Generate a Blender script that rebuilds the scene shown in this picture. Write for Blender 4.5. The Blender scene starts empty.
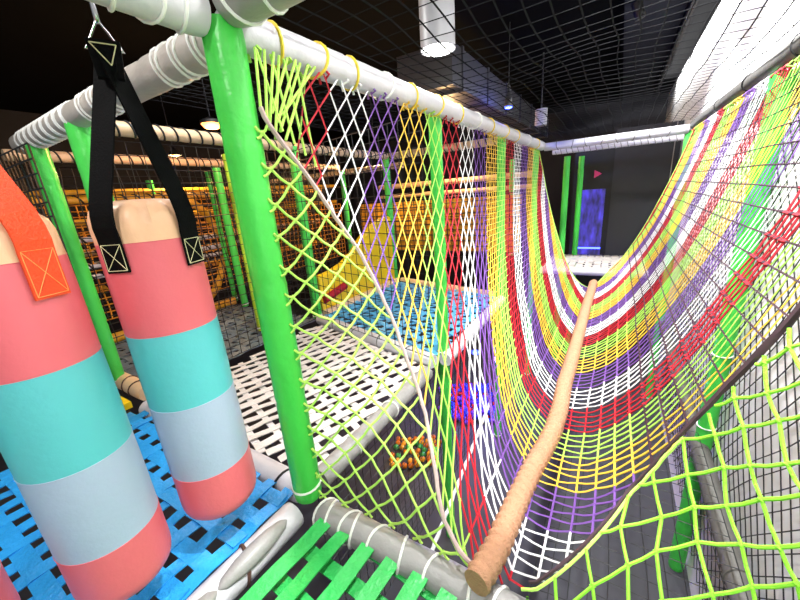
import bpy, math, random
import numpy as np
from mathutils import Vector, Matrix, noise
rnd = random.Random(7)
SC = bpy.context.scene
COL = SC.collection
PI = math.pi

# ------------------------------------------------------------------ camera
R = np.array([[0.853149, 0.51673663, -0.07155445],
              [-0.09232369, 0.28456131, 0.95420187],
              [0.51343268, -0.8074702, 0.29048023]])
CAMZ = 1.4
cam = bpy.data.objects.new('camera', bpy.data.cameras.new('camera'))
COL.objects.link(cam)
m = Matrix([list(r) for r in R.T]).to_4x4()
m.translation = (0, 0, CAMZ)
cam.matrix_world = m
cam.data.sensor_width = 36
cam.data.lens = 345 / 800 * 36
cam.data.clip_start = .02
SC.camera = cam

# ------------------------------------------------------------------ materials
def lin(c):
    c /= 255
    return c / 12.92 if c <= .04045 else ((c + .055) / 1.055) ** 2.4
def rgb(r, g, b): return (lin(r), lin(g), lin(b), 1)

def mat(name, col, rough=.5, var=.12, scale=9, bump=0, bscale=30, spec=.5, metal=0, stretch=None, emit=None, estr=0):
    m = bpy.data.materials.new(name); m.use_nodes = True
    nt = m.node_tree; b = nt.nodes['Principled BSDF']
    tc = nt.nodes.new('ShaderNodeTexCoord')
    src = tc.outputs['Object']
    if stretch:
        mp = nt.nodes.new('ShaderNodeMapping'); mp.inputs['Scale'].default_value = stretch
        nt.links.new(src, mp.inputs['Vector']); src = mp.outputs['Vector']
    n = nt.nodes.new('ShaderNodeTexNoise'); n.inputs['Scale'].default_value = scale; n.inputs['Detail'].default_value = 4
    nt.links.new(src, n.inputs['Vector'])
    mx = nt.nodes.new('ShaderNodeMix'); mx.data_type = 'RGBA'
    lo = [max(0, c * (1 - var)) for c in col[:3]] + [1]; hi = [min(1, c * (1 + var)) for c in col[:3]] + [1]
    mx.inputs[6].default_value = lo; mx.inputs[7].default_value = hi
    nt.links.new(n.outputs['Fac'], mx.inputs[0]); nt.links.new(mx.outputs[2], b.inputs['Base Color'])
    b.inputs['Roughness'].default_value = rough; b.inputs['Metallic'].default_value = metal
    b.inputs['Specular IOR Level'].default_value = spec
    if bump:
        n2 = nt.nodes.new('ShaderNodeTexNoise'); n2.inputs['Scale'].default_value = bscale; n2.inputs['Detail'].default_value = 3
        nt.links.new(src, n2.inputs['Vector'])
        bp = nt.nodes.new('ShaderNodeBump'); bp.inputs['Strength'].default_value = bump; bp.inputs['Distance'].default_value = .02
        nt.links.new(n2.outputs['Fac'], bp.inputs['Height']); nt.links.new(bp.outputs['Normal'], b.inputs['Normal'])
    if emit:
        b.inputs['Emission Color'].default_value = emit; b.inputs['Emission Strength'].default_value = estr
    return m

M = {}
M['green_pvc'] = mat('green_pvc', rgb(72, 206, 78), .33, .10, 6, .35, 16)
M['lime_pvc'] = mat('lime_pvc', rgb(190, 214, 50), .4, .12, 7, .3, 18)
M['white_pvc'] = mat('white_pvc', rgb(204, 202, 208), .38, .06, 7, .3, 18)
M['grey_pvc'] = mat('grey_pvc', rgb(150, 148, 146), .4, .10, 7, .35, 18)
M['dark_grey_pvc'] = mat('dark_grey_pvc', rgb(92, 90, 86), .5, .15, 7, .3, 18)
M['beige_pvc'] = mat('beige_pvc', rgb(205, 176, 140), .45, .12, 7, .3, 18)
M['ivory_pvc'] = mat('ivory_pvc', rgb(176, 168, 158), .45, .15, 7, .4, 18)
M['peach_pvc'] = mat('peach_pvc', rgb(236, 200, 158), .4, .08, 7, .3, 18)
M['lime'] = mat('lime_cord', rgb(148, 228, 58), .7, .15, 40, .3, 200)
M['pale_lime'] = mat('pale_lime_cord', rgb(190, 236, 104), .7, .12, 40, .3, 200)
M['red'] = mat('red_cord', rgb(176, 14, 36), .7, .2, 40)
M['white'] = mat('white_cord', rgb(222, 222, 224), .7, .06, 40)
M['purple'] = mat('purple_cord', rgb(112, 72, 150), .7, .2, 40)
M['yellow'] = mat('yellow_cord', rgb(226, 184, 62), .7, .15, 40)
M['band_lime'] = mat('band_lime_cord', rgb(162, 212, 86), .7, .15, 40)
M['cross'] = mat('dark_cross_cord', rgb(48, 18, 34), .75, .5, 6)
M['hem'] = mat('hem_cord', rgb(186, 162, 158), .75, .3, 25)
M['dark_hem'] = mat('dark_hem_cord', rgb(62, 40, 48), .75, .5, 14)
M['black_cord'] = mat('black_cord', rgb(26, 26, 28), .6, .2, 40)
M['ceil_cord'] = mat('charcoal_cord', rgb(30, 30, 33), .95, .2, 40, spec=.05)
M['orange_cord'] = mat('orange_cord', rgb(226, 150, 40), .6, .3, 10)
M['hemp'] = mat('hemp_wrap', rgb(172, 126, 96), .85, .18, 30, .5, 120)
M['steel'] = mat('steel', rgb(205, 208, 212), .22, .05, 9, metal=1)
M['brown_cord'] = mat('brown_cord', rgb(84, 58, 46), .7, .2, 30)
M['white_tie'] = mat('white_tie', rgb(235, 235, 230), .5, .05, 30)
M['yellow_tie'] = mat('yellow_tie', rgb(235, 205, 60), .5, .05, 30)
M['grey_tie'] = mat('grey_tie', rgb(120, 118, 116), .5, .05, 30)
M['coral'] = mat('coral_vinyl', rgb(222, 102, 112), .38, .05, 5, .08, 40)
M['teal'] = mat('teal_vinyl', rgb(90, 186, 192), .38, .05, 5, .08, 40)
M['bluegrey'] = mat('bluegrey_vinyl', rgb(164, 178, 202), .38, .05, 5, .08, 40)
M['cream'] = mat('cream_vinyl', rgb(232, 184, 146), .42, .06, 5, .15, 40)
M['black_web'] = mat('black_webbing', rgb(7, 7, 8), .9, .15, 60, .15, 150, spec=.1)
M['orange_web'] = mat('orange_webbing', rgb(232, 70, 20), .6, .10, 60, .3, 150)
M['thread'] = mat('pale_thread', rgb(222, 214, 170), .7, .05, 30)
M['orange_thread'] = mat('pale_orange_thread', rgb(250, 150, 84), .7, .05, 30)
M['blue_belt'] = mat('blue_belt', rgb(44, 160, 236), .4, .12, 14, .3, 40)
M['green_belt'] = mat('green_belt', rgb(46, 172, 80), .42, .14, 14, .35, 40)
M['white_belt'] = mat('white_belt', rgb(222, 216, 212), .45, .12, 14, .3, 40)
M['grey_belt'] = mat('grey_belt', rgb(104, 122, 134), .45, .2, 14, .3, 40)
M['pale_blue_belt'] = mat('pale_blue_belt', rgb(80, 176, 226), .42, .2, 8, .3, 40)
M['yellow_pvc'] = mat('yellow_pvc', rgb(248, 208, 22), .4, .05, 6, .15, 10)
M['amber_pvc'] = mat('amber_pvc', rgb(232, 168, 44), .5, .3, 9, .3, 16)
M['ceiling'] = mat('black_ceiling', rgb(5, 5, 6), .95, .3, 2, spec=.05)
M['ceiling_panel'] = mat('charcoal_panel', rgb(38, 39, 44), .9, .15, 2, spec=.05)
M['duct'] = mat('grey_duct', rgb(52, 52, 56), .4, .15, 5)
M['wall_white'] = mat('white_wall', rgb(240, 240, 240), .7, .03, 3)
M['wall_band'] = mat('grey_wall_band', rgb(196, 194, 192), .7, .05, 3)
M['wall_dark'] = mat('dark_wall', rgb(34, 34, 38), .8, .15, 3)
M['wall_brown'] = mat('brown_wall', rgb(24, 17, 14), .8, .4, 1.5)
M['floor'] = mat('dark_floor', rgb(66, 66, 72), .7, .25, 2)
M['door'] = mat('charcoal_door', rgb(40, 41, 46), .55, .12, 3)
M['lamp_white'] = mat('lamp_white', rgb(150, 150, 154), .4, .03, 5)
M['lamp_black'] = mat('lamp_black', rgb(22, 22, 24), .4, .03, 5)
M['glow_white'] = mat('lamp_glow', rgb(255, 255, 255), .5, 0, 5, emit=(1, .98, .95, 1), estr=9)
M['glow_warm'] = mat('warm_glow', rgb(255, 190, 120), .5, 0, 5, emit=(1, .26, .06, 1), estr=2.6)
M['glow_blue'] = mat('blue_glow', rgb(60, 80, 255), .5, 0, 5, emit=(.06, .10, 1, 1), estr=7)
M['glow_panel'] = mat('blue_panel_glow', rgb(50, 40, 160), .5, .5, 3, emit=(.10, .07, .75, 1), estr=.9)
M['glow_pink'] = mat('pink_glow', rgb(120, 24, 66), .5, 0, 5, emit=(1, .08, .28, 1), estr=.3)
nt = M['glow_panel'].node_tree; b_ = nt.nodes['Principled BSDF']
n_ = nt.nodes.new('ShaderNodeTexNoise'); n_.inputs['Scale'].default_value = 5; mp_ = nt.nodes.new('ShaderNodeMapping'); mp_.inputs['Scale'].default_value = (2.2, 1, .7)
tc_ = nt.nodes.new('ShaderNodeTexCoord'); nt.links.new(tc_.outputs['Object'], mp_.inputs['Vector']); nt.links.new(mp_.outputs['Vector'], n_.inputs['Vector'])
r_ = nt.nodes.new('ShaderNodeValToRGB'); r_.color_ramp.elements[0].position = .35; r_.color_ramp.elements[0].color = (.02, .015, .10, 1); r_.color_ramp.elements[1].position = .68; r_.color_ramp.elements[1].color = (.10, .07, .9, 1)
nt.links.new(n_.outputs['Fac'], r_.inputs['Fac']); nt.links.new(r_.outputs['Color'], b_.inputs['Emission Color']); b_.inputs['Base Color'].default_value = (.02, .02, .04, 1)
for l_ in list(b_.inputs['Base Color'].links): nt.links.remove(l_)
b_.inputs['Base Color'].default_value = (.02, .02, .04, 1)
for n, c in (('blue', (48, 66, 235)), ('violet', (126, 60, 224)), ('orange', (240, 132, 24)), ('amber', (248, 176, 40)), ('red', (220, 40, 44)), ('green', (70, 190, 90))):
    M['ball_' + n] = mat('ball_' + n, rgb(*c), .3, .05, 5)

# ------------------------------------------------------------------ mesh helpers
def frame(d):
    d = d.normalized()
    a = Vector((0, 0, 1)) if abs(d.z) < .9 else Vector((1, 0, 0))
    u = d.cross(a).normalized()
    return u, d.cross(u).normalized()

class MB:
    def __init__(self): self.v = []; self.f = []
    def edge(self, a, b, r, n=4):
        a = Vector(a); b = Vector(b); d = b - a
        if d.length < 1e-5: return
        u, w = frame(d); s = len(self.v)
        cs = [(math.cos(2 * PI * k / n), math.sin(2 * PI * k / n)) for k in range(n)]
        for p in (a, b):
            for c, q in cs: self.v.append(p + u * (r * c) + w * (r * q))
        for k in range(n):
            k2 = (k + 1) % n
            self.f.append((s + k, s + k2, s + n + k2, s + n + k))
    def knot(self, p, r):
        p = Vector(p); s = len(self.v)
        for d in ((r, 0, 0), (-r, 0, 0), (0, r, 0), (0, -r, 0), (0, 0, r), (0, 0, -r)): self.v.append(p + Vector(d))
        for a, b, c in ((0, 2, 4), (2, 1, 4), (1, 3, 4), (3, 0, 4), (2, 0, 5), (1, 2, 5), (3, 1, 5), (0, 3, 5)): self.f.append((s + a, s + b, s + c))
    def tube(self, pts, r, n=8, cap=True, rf=None, closed=False):
        pts = [Vector(p) for p in pts]; s = len(self.v); N = len(pts)
        d0 = (pts[1] - pts[0]).normalized(); u, w = frame(d0)
        L = 0
        for i, p in enumerate(pts):
            if closed: d = pts[(i + 1) % N] - pts[i - 1]
            else: d = pts[min(i + 1, N - 1)] - pts[max(i - 1, 0)]
            d.normalize()
            u = (u - d * u.dot(d)).normalized(); w = d.cross(u)
            if i: L += (p - pts[i - 1]).length
            rr = r[i] if isinstance(r, (list, tuple)) else r
            for k in range(n):
                a = 2 * PI * k / n
                q = rr * (rf(L, a) if rf else 1)
                self.v.append(p + u * (q * math.cos(a)) + w * (q * math.sin(a)))
        for i in range(N if closed else N - 1):
            j = (i + 1) % N
            for k in range(n):
                k2 = (k + 1) % n
                self.f.append((s + i * n + k, s + i * n + k2, s + j * n + k2, s + j * n + k))
        if cap and not closed:
            self.f.append(tuple(s + k for k in range(n))[::-1])
            self.f.append(tuple(s + (N - 1) * n + k for k in range(n)))
    def box(self, c, sx, sy, sz, rot=0, bevel=0):
        s = len(self.v); c = Vector(c); m = Matrix.Rotation(rot, 3, 'Z')
        for z in (-1, 1):
            for x, y in ((-1, -1), (1, -1), (1, 1), (-1, 1)):
                self.v.append(c + m @ Vector((x * sx / 2, y * sy / 2, z * sz / 2)))
        for f in ((3, 2, 1, 0), (4, 5, 6, 7), (0, 1, 5, 4), (1, 2, 6, 5), (2, 3, 7, 6), (3, 0, 4, 7)): self.f.append(tuple(s + i for i in f))
    def lathe(self, prof, n=24, c=(0, 0, 0), rf=None):
        # prof (r, z) bottom to top; r==0 at ends is allowed
        s = len(self.v); c = Vector(c)
        for i, (r, z) in enumerate(prof):
            for k in range(n):
                a = 2 * PI * k / n
                q = max(r, 1e-4) * (rf(z, a) if rf else 1)
                self.v.append(c + Vector((q * math.cos(a), q * math.sin(a), z)))
        for i in range(len(prof) - 1):
            for k in range(n):
                k2 = (k + 1) % n
                self.f.append((s + i * n + k, s + i * n + k2, s + (i + 1) * n + k2, s + (i + 1) * n + k))
        self.f.append(tuple(s + k for k in range(n))[::-1])
        self.f.append(tuple(s + (len(prof) - 1) * n + k for k in range(n)))
    def ribbon(self, pts, sides, w, t):
        # flat strap: pts centre line, sides = unit vector(s) across the width
        s = len(self.v); N = len(pts); pts = [Vector(p) for p in pts]
        for i, p in enumerate(pts):
            d = (pts[min(i + 1, N - 1)] - pts[max(i - 1, 0)]).normalized()
            a = Vector(sides[i] if isinstance(sides, list) else sides)
            a = (a - d * a.dot(d)).normalized(); nn = d.cross(a)
            for x, y in ((-1, -1), (1, -1), (1, 1), (-1, 1)): self.v.append(p + a * (x * w / 2) + nn * (y * t / 2))
        for i in range(N - 1):
            for k in range(4):
                k2 = (k + 1) % 4
                self.f.append((s + i * 4 + k, s + i * 4 + k2, s + i * 4 + 4 + k2, s + i * 4 + 4 + k))
        self.f.append((s + 3, s + 2, s + 1, s)); e = s + (N - 1) * 4
        self.f.append((e, e + 1, e + 2, e + 3))
    def build(self, name, material, parent=None, smooth=False, label=None, org=None):
        me = bpy.data.meshes.new(name)
        o3 = Vector(org) if org is not None else Vector((0, 0, 0))
        me.from_pydata([tuple(Vector(v) - o3) for v in self.v], [], self.f)
        me.materials.append(material)
        if smooth:
            me.polygons.foreach_set('use_smooth', [True] * len(me.polygons))
            try: me.set_sharp_from_angle(angle=math.radians(50))
            except Exception: pass
        o = bpy.data.objects.new(name, me); COL.objects.link(o)
        if parent is not None: o.parent = parent
        o.location = o3
        if label: o['label'] = label
        return o

def tag(o, label, cat, group=None, kind=None):
    o['label'] = label; o['category'] = cat
    if group: o['group'] = group
    if kind: o['kind'] = kind
    return o
def thing(name, label, cat, loc=(0, 0, 0), group=None):
    o = bpy.data.objects.new(name, None); COL.objects.link(o)
    o.location = loc; o.empty_display_size = .1
    return tag(o, label, cat, group)
class Rel(MB):
    """mesh builder for parts given in world space under an empty at loc"""
    def part(self, name, material, root, smooth=True, label=None, kind=None):
        l = Vector(root.location)
        me = bpy.data.meshes.new(name)
        me.from_pydata([tuple(Vector(v) - l) for v in self.v], [], self.f)
        me.materials.append(material)
        if smooth:
            me.polygons.foreach_set('use_smooth', [True] * len(me.polygons))
            try: me.set_sharp_from_angle(angle=math.radians(50))
            except Exception: pass
        o = bpy.data.objects.new(name, me); COL.objects.link(o); o.parent = root
        if label: o['label'] = label
        if kind: o['kind'] = kind
        return o
def sub(o, parent_part):
    o.parent = parent_part
    return o
def struct(name, mb, m, smooth=False):
    o = mb.build(name, m, smooth=smooth); o['kind'] = 'structure'
    o['label'] = name.replace('_', ' '); return o
def lerp(a, b, t): return a + (b - a) * t
def V3(*a): return Vector(a)

# ------------------------------------------------------------------ room
ZF, ZC, XW = -2.2, 3.45, .88
b = MB(); b.box((-4.5, 5, ZF - .05), 11.2, 16, .1); struct('floor', b, M['floor'])
b = MB(); b.box((-4.5, 5, ZC + .05), 11.2, 16, .1); struct('ceiling', b, M['ceiling'])
b = MB(); b.box((XW + .06, 5, (ZF + ZC) / 2), .12, 16, ZC - ZF); struct('wall_right', b, M['wall_white'])
b = MB(); b.box((-4.5, 12.55, (ZF + ZC) / 2), 10.9, .1, ZC - ZF); struct('wall_far', b, M['wall_dark'])
b = MB(); b.box((-10.0, 5, (ZF + ZC) / 2), .1, 16, ZC - ZF); struct('wall_left', b, M['wall_brown'])
# charcoal soffit over the net bridge
b = MB(); b.box((.17, 5.2, ZC - .06), .64, 14, .12)
struct('trim_1', b, M['ceiling_panel'])
# grey vertical bands standing out of the white wall
for k, (y, w) in enumerate(((1.02, .09), (1.30, .05))):
    b = MB(); b.box((XW - .008, y, ZF + 1.6), .03, w, 3.2); struct('trim_%d' % (k + 2), b, M['wall_band'])

# ------------------------------------------------------------------ padded posts and beams
def pad_rf(seed, piece=.55, amp=.03):
    def rf(L, a):
        k = (L / piece) % 1
        seam = -.07 * math.exp(-((min(k, 1 - k)) * piece / .012) ** 2)
        wr = amp * noise.noise(Vector((math.cos(a) * 1.3 + seed * 7.1, math.sin(a) * 1.3, L * 6)))
        near = math.exp(-(min(k, 1 - k) * piece / .08) ** 2)
        wr += .055 * near * noise.noise(Vector((math.cos(a) * 3 + seed, math.sin(a) * 3, L * 30)))
        return 1 + seam + wr
    return rf
def padded(a, b, r, material, root, seed, n=20, piece=.55, step=.025, name='foam_padding', bow=0):
    a = Vector(a); b = Vector(b); L = (b - a).length; k = max(4, int(L / step))
    mb = Rel()
    pts = [a.lerp(b, i / k) + Vector((0, 0, -bow * math.sin(PI * i / k))) for i in range(k + 1)]
    mb.tube(pts, r, n, rf=pad_rf(seed, piece))
    return mb.part(name, material, root)
def ring(mb, p, d, r, t, tilt=0, n=18):
    d = Vector(d).normalized(); u, w = frame(d)
    mb.tube([p + u * (r * math.cos(2 * PI * k / n)) + w * (r * math.sin(2 * PI * k / n)) + d * (tilt * math.cos(2 * PI * k / n + .6)) for k in range(n)], t, 6, closed=True)

def post(x, y, z0, z1, r, label, tie='white_tie', group=None, seed=0, m='green_pvc', n=20, ties=(.035,), core=True):
    t = thing('padded_post', label, 'post', (x, y, z0), group)
    padded((x, y, z0), (x, y, z1), r, M[m], t, seed, n)
    for z in ties:
        mb = Rel(); ring(mb, V3(x, y, z0 + z), (0, 0, 1), r * 1.03, .006, .006)
        mb.part('cable_tie', M[tie], t)
    return t
def beam(a, b, r, label, m='white_pvc', ties=(), tie='white_tie', group=None, seed=0, piece=.6, name='padded_beam', cat='beam', tt=.006, bow=0, tilt=.02, n=20, wrap=None):
    a = Vector(a); b = Vector(b)
    t = thing(name, label, cat, tuple(a), group)
    padded(a, b, r, M[m], t, seed, n, piece, bow=bow)
    d = (b - a).normalized(); L = (b - a).length
    for k, q in enumerate(ties):
        tm = tie[k % len(tie)] if isinstance(tie, (list, tuple)) else tie
        mb = Rel(); ring(mb, a + d * q, d, r * 1.04, tt, tilt * (1 if k % 2 else -1)); mb.part('cable_tie', M[tm], t)
    if wrap:
        mb = Rel(); u, w = frame(d); pitch, s0, s1, wm = wrap
        K = int((s1 - s0) / pitch * 14)
        mb.tube([a + d * (s0 + (s1 - s0) * i / K) + (u * math.cos(2 * PI * i / 14) + w * math.sin(2 * PI * i / 14)) * (r * 1.05) for i in range(K + 1)], tt, 5)
        mb.part('lacing', M[wm], t)
    return t

XL, XRB = -1.19, .78     # line of the left beam, of the right beam
YB, ZT = .885, 1.99
post(XL, YB, .0, ZT + .0, .067, 'bright green padded post in front at the corner of blue, green and white belt floors', seed=1, ties=(.07,), n=28)
PG = 'green padded posts of the play frame'
post(XL - .045, 2.62, ZF, ZT - .04, .05, 'green padded post behind the net bridge, second from the front under the long white beam', seed=2, ties=(2.22,))
post(XL - .045, 4.42, ZF, ZT - .04, .05, 'green padded post behind the net bridge, third from the front under the long white beam', seed=3)
post(XL - .04, 6.44, ZF, ZT - .04, .05, 'green padded post at the far left corner of the net bridge', seed=4)
post(XRB + .015, 3.32, ZF, ZT - .04, .06, 'green padded post behind the right side of the net bridge against the white wall', seed=5, ties=(2.25, 1.6))
post(XRB - .04, 6.44, ZF, ZT - .04, .055, 'green padded post at the far right corner of the net bridge beside the dark panel', seed=6)
post(-2.80, .97, .0, ZT - .05, .065, 'bright green padded post behind the black straps of the hanging bag', seed=7)
post(-3.62, .97, .0, ZT - .05, .06, 'green padded post covered by black netting at far left', seed=8)
post(-3.10, 2.92, .0, ZT, .055, 'green padded post at the left corner of the raised blue platform', seed=9)
post(-3.12, 4.80, .0, ZT, .055, 'green padded post at the back corner of the raised blue platform beside the yellow panel', seed=10)

beam((XL - .01, YB + .02, ZT), (XL + .05, 6.42, ZT), .066, 'long white padded beam carrying the left edge of the net bridge', ties=(.2, .42, .66, .95, 1.25, 1.6, 2.0, 2.4, 2.8, 3.3, 3.8, 4.4, 5.0), tie=['yellow_tie', 'yellow_tie', 'yellow_tie', 'white_tie'], seed=11, tt=.007)
beam((XL, YB - .07, ZT + .005), (XL, -.9, ZT + .005), .066, 'white padded beam overhead that carries the hanging bags', ties=(.06, .16, .24, .5, .8), tie='white_tie', seed=12)
beam((XL + .07, YB, ZT + .04), (XRB + .1, YB, ZT + .04), .075, 'grey padded beam across the entrance of the net bridge overhead', m='grey_pvc', ties=(.06, .2, .5), seed=13)
beam((XL - .07, .97, ZT + .01), (-3.9, .97, ZT - .02), .07, 'ivory padded beam wrapped in cord running left from the front green post', m='ivory_pvc', ties=(.1, .17, .24, .31, .38, .45, .9, .98, 1.06, 1.14, 1.22, 1.3, 1.5, 1.56, 1.62, 1.68, 1.74, 1.8, 1.86, 1.92, 1.98, 2.04, 2.1, 2.16, 2.22, 2.28, 2.34, 2.4, 2.46), tie='white_tie', seed=14)
beam((XRB, .3, ZT + .03), (XRB, 6.42, ZT + .03), .06, 'shadow-grey padded beam carrying the right edge of the net bridge', m='dark_grey_pvc', ties=(.5, 1.2, 1.9, 2.7, 3.6, 4.6), tie='black_cord', seed=15)  # the beam's shadow is put into its dark grey colour
beam((XL + .09, 6.42, ZT - .02), (XRB - .06, 6.42, ZT - .02), .06, 'white padded beam across the far end of the net bridge', ties=(.2, .4, .6, .8, 1.0, 1.2, 1.4, 1.6), tie='grey_tie', seed=16)
beam((XL + .1, 7.2, ZT - .05), (XRB, 7.2, ZT - .05), .05, 'pale lace-wrapped rail behind the far end beam of the net bridge', m='white_pvc', seed=17, wrap=(.09, .05, 1.8, 'grey_tie'))
# floor level
beam((XL + .1, .875, -.055), (.2, .875, -.055), .068, 'grey padded floor beam at the entrance edge of the net bridge', m='grey_pvc', ties=(.02, .05, .17, .2, .33, .45, .6, .74, .86, 1.0), tie='white_tie', seed=18, tt=.006)
t = beam((XL - .02, .80, -.05), (XL - .02, -.9, -.05), .066, 'white padded floor beam between the blue and green belt floors', ties=(.28, .66, 1.05), tie='brown_cord', seed=19, tilt=.03, tt=.008)
for k, y in enumerate((.56, .22)):
    mb = Rel(); N = 18
    mb.lathe([(.002, -.24), (.03, -.2), (.048, -.1), (.052, 0), (.048, .1), (.03, .2), (.002, .24)], 16)
    mb.v = [Vector((XL + .015 + v.x * .8, y + v.z * .72, .0 + v.y * .75)) for v in mb.v]
    mb.part('foam_patch', M['grey_pvc'], t, label='grey foam patch')
beam((XL - .09, .925, -.055), (-3.0, .925, -.055), .066, 'white padded floor beam between the blue and white belt floors', ties=(.14, .5, .9, 1.3), tie='black_cord', seed=20, tt=.007)
beam((XL - .06, 1.02, -.05), (XL - .06, 2.30, -.05), .06, 'pale padded floor beam along the white belt floor beside the net bridge', m='grey_pvc', seed=21, ties=(.3, .7), tie='white_tie')
beam((XRB - .01, 1.0, -.8), (XRB - .01, 6.3, -.8), .062, 'grey padded rail low down beside the white wall', m='dark_grey_pvc', ties=(.6, 1.1, 1.6, 2.2, 2.9), tie='dark_grey_pvc', seed=22)
beam((-1.08, 6.45, -.06), (.5, 6.45, -.06), .06, 'pale padded floor beam at the far end of the net bridge', seed=23)

# ------------------------------------------------------------------ woven belt floors
def clip_line(poly, p, d):
    """range of s for p + d*s inside a convex polygon (counter-clockwise)"""
    lo, hi = -1e9, 1e9
    for k in range(len(poly)):
        a = Vector(poly[k]); e = Vector(poly[(k + 1) % len(poly)]) - a; nrm = Vector((-e.y, e.x))
        c0 = nrm.dot(Vector(p) - a); c1 = nrm.dot(Vector(d))
        if abs(c1) < 1e-9:
            if c0 < 0: return None
        elif c1 > 0: lo = max(lo, -c0 / c1)
        else: hi = min(hi, -c0 / c1)
    return (lo, hi) if hi - lo > .05 else None
def belt_floor(label, poly, deg, material, z=0, top=(.12, .08), under=(.12, .08), weave=.006, layer=0.0):
    ang = math.radians(deg)
    poly = [Vector(p) for p in poly]; c = sum(poly, Vector((0, 0))) / len(poly)
    U = Vector((math.cos(ang), math.sin(ang))); W = Vector((-U.y, U.x))
    t = thing('woven_belt_floor', label, 'play floor', (c.x, c.y, z))
    for dirn, (A, B, pitch, w, pc) in enumerate(((U, W, top[0], top[1], under[0]), (W, U, under[0], under[1], top[0]))):
        for i in range(-60, 61):
            o = (i + .5) * pitch + rnd.uniform(-.006, .006)
            p = c + B * o; r = clip_line(poly, p, A)
            if not r: continue
            mb = Rel(); pts = []; K = max(6, int((r[1] - r[0]) / (pc / 4))); ph0 = rnd.uniform(0, 6)
            for k in range(K + 1):
                q = lerp(r[0], r[1], k / K)
                zz = weave * math.cos(PI * (q / pc - .5)) * (1 if i % 2 == 0 else -1) * (1 if dirn == 0 else -1) - (layer if dirn else 0)
                x = p + A * q + B * (.004 * math.sin(q * 5 + ph0))
                pts.append(Vector((x.x, x.y, z + zz + rnd.uniform(-.0015, .0015))))
            mb.ribbon(pts, Vector((B.x, B.y, .12 * math.sin(ph0))), w * rnd.uniform(.94, 1.04), .006)
            mb.part('belt', material, t, smooth=False)
    return t
belt_floor('floor of wide green belts at the bottom of the photo', [(XL + .1, -.9), (.8, -.9), (.8, .84), (XL + .1, .84)], 86, M['green_belt'], z=-.02, top=(.125, .066), under=(.15, .066), weave=.002, layer=.05)
belt_floor('floor of bright blue woven belts beneath the hanging bags', [(-3.0, -.9), (XL - .1, -.9), (XL - .1, .87), (-3.0, .87)], 1, M['blue_belt'], z=-.02, top=(.124, .074), under=(.13, .066), weave=.004)
belt_floor('floor of white woven belts behind the front green post', [(-2.98, 1.0), (XL - .1, 1.0), (XL - .1, 2.36), (-2.98, 2.80)], 71, M['white_belt'], z=-.03, top=(.108, .056), under=(.135, .046), weave=.004, layer=.012)
belt_floor('dim blue-grey woven belt floor seen between the hanging bag and the front post', [(-4.9, 1.05), (-3.15, 1.05), (-3.15, 2.95), (-4.9, 2.95)], 0, M['grey_belt'], z=-.03, top=(.13, .09), under=(.13, .08))
belt_floor('small floor of pale belts at the far end of the net bridge', [(-1.05, 6.55), (.48, 6.55), (.48, 7.8), (-1.05, 7.8)], 90, M['white_belt'], z=-.02, top=(.13, .1), under=(.16, .1))

# raised platform beyond the white floor
PC = [V3(-1.17, 2.40, 0), V3(-3.12, 2.90, 0), V3(-3.12, 4.85, 0), V3(-1.2, 4.45, 0)]
belt_floor('floor of shiny light blue belts on the raised platform behind the netting', [(-3.02, 2.95), (-1.25, 2.5), (-1.27, 4.38), (-3.02, 4.75)], 71, M['pale_blue_belt'], z=.02, top=(.13, .066), under=(.14, .06), weave=.008)
beam(PC[0] + V3(-.08, .03, -.01), PC[1] + V3(.08, -.0, -.01), .065, 'grey-white padded edge along the front of the light blue platform', m='white_pvc', seed=24, ties=(.3, .7, 1.1, 1.5), tie='grey_tie')
beam(PC[3] + V3(0, -.08, -.01), PC[0] + V3(0, .1, -.01), .06, 'pale padded edge of the light blue platform along the net bridge', m='white_pvc', seed=25)
beam(PC[2] + V3(.1, 0, .0), PC[3] + V3(-.08, 0, .0), .065, 'cream padded edge along the back of the light blue platform', m='peach_pvc', seed=26)
beam(PC[1] + V3(.06, .1, .02), PC[2] + V3(.06, -.1, .02), .055, 'cream padded foot along the yellow panel on the platform', m='peach_pvc', seed=27)
# yellow side panel with a rising curved top
t = thing('slide_side_panel', 'bright yellow padded panel with a curved top edge beside the platform', 'panel', (-3.12, 3.0, .06))
mb = Rel(); prof = [(3.0, .42), (3.25, .44), (3.5, .5), (3.75, .62), (4.0, .80), (4.25, .92), (4.5, .98), (4.72, 1.0)]
for x in (-3.17, -3.07):
    for y, z in prof: mb.v.append(V3(x, y, z + .03))
    for y, z in prof: mb.v.append(V3(x, y, .06))
n = len(prof)
for i in range(n - 1):
    mb.f += [(i, i + 1, n + i + 1, n + i), (2 * n + i + 1, 2 * n + i, 3 * n + i, 3 * n + i + 1), (i + 1, i, 2 * n + i, 2 * n + i + 1), (n + i, n + i + 1, 3 * n + i + 1, 3 * n + i)]
mb.f += [(0, n, 3 * n, 2 * n), (n - 1, 3 * n - 1, 4 * n - 1, 2 * n - 1)]
mb.part('padded_body', M['yellow_pvc'], t, smooth=False)
mb = Rel(); mb.tube([V3(-3.12, y, z + .04) for y, z in prof], .055, 10); mb.part('top_roll', M['yellow_pvc'], t)
mb = Rel(); mb.tube([V3(-3.05, 3.02 + .06 * k, .20 + .012 * k) for k in range(8)], .05, 10); mb.part('red_stripe', M['red'], t, label='red stripe')

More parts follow.
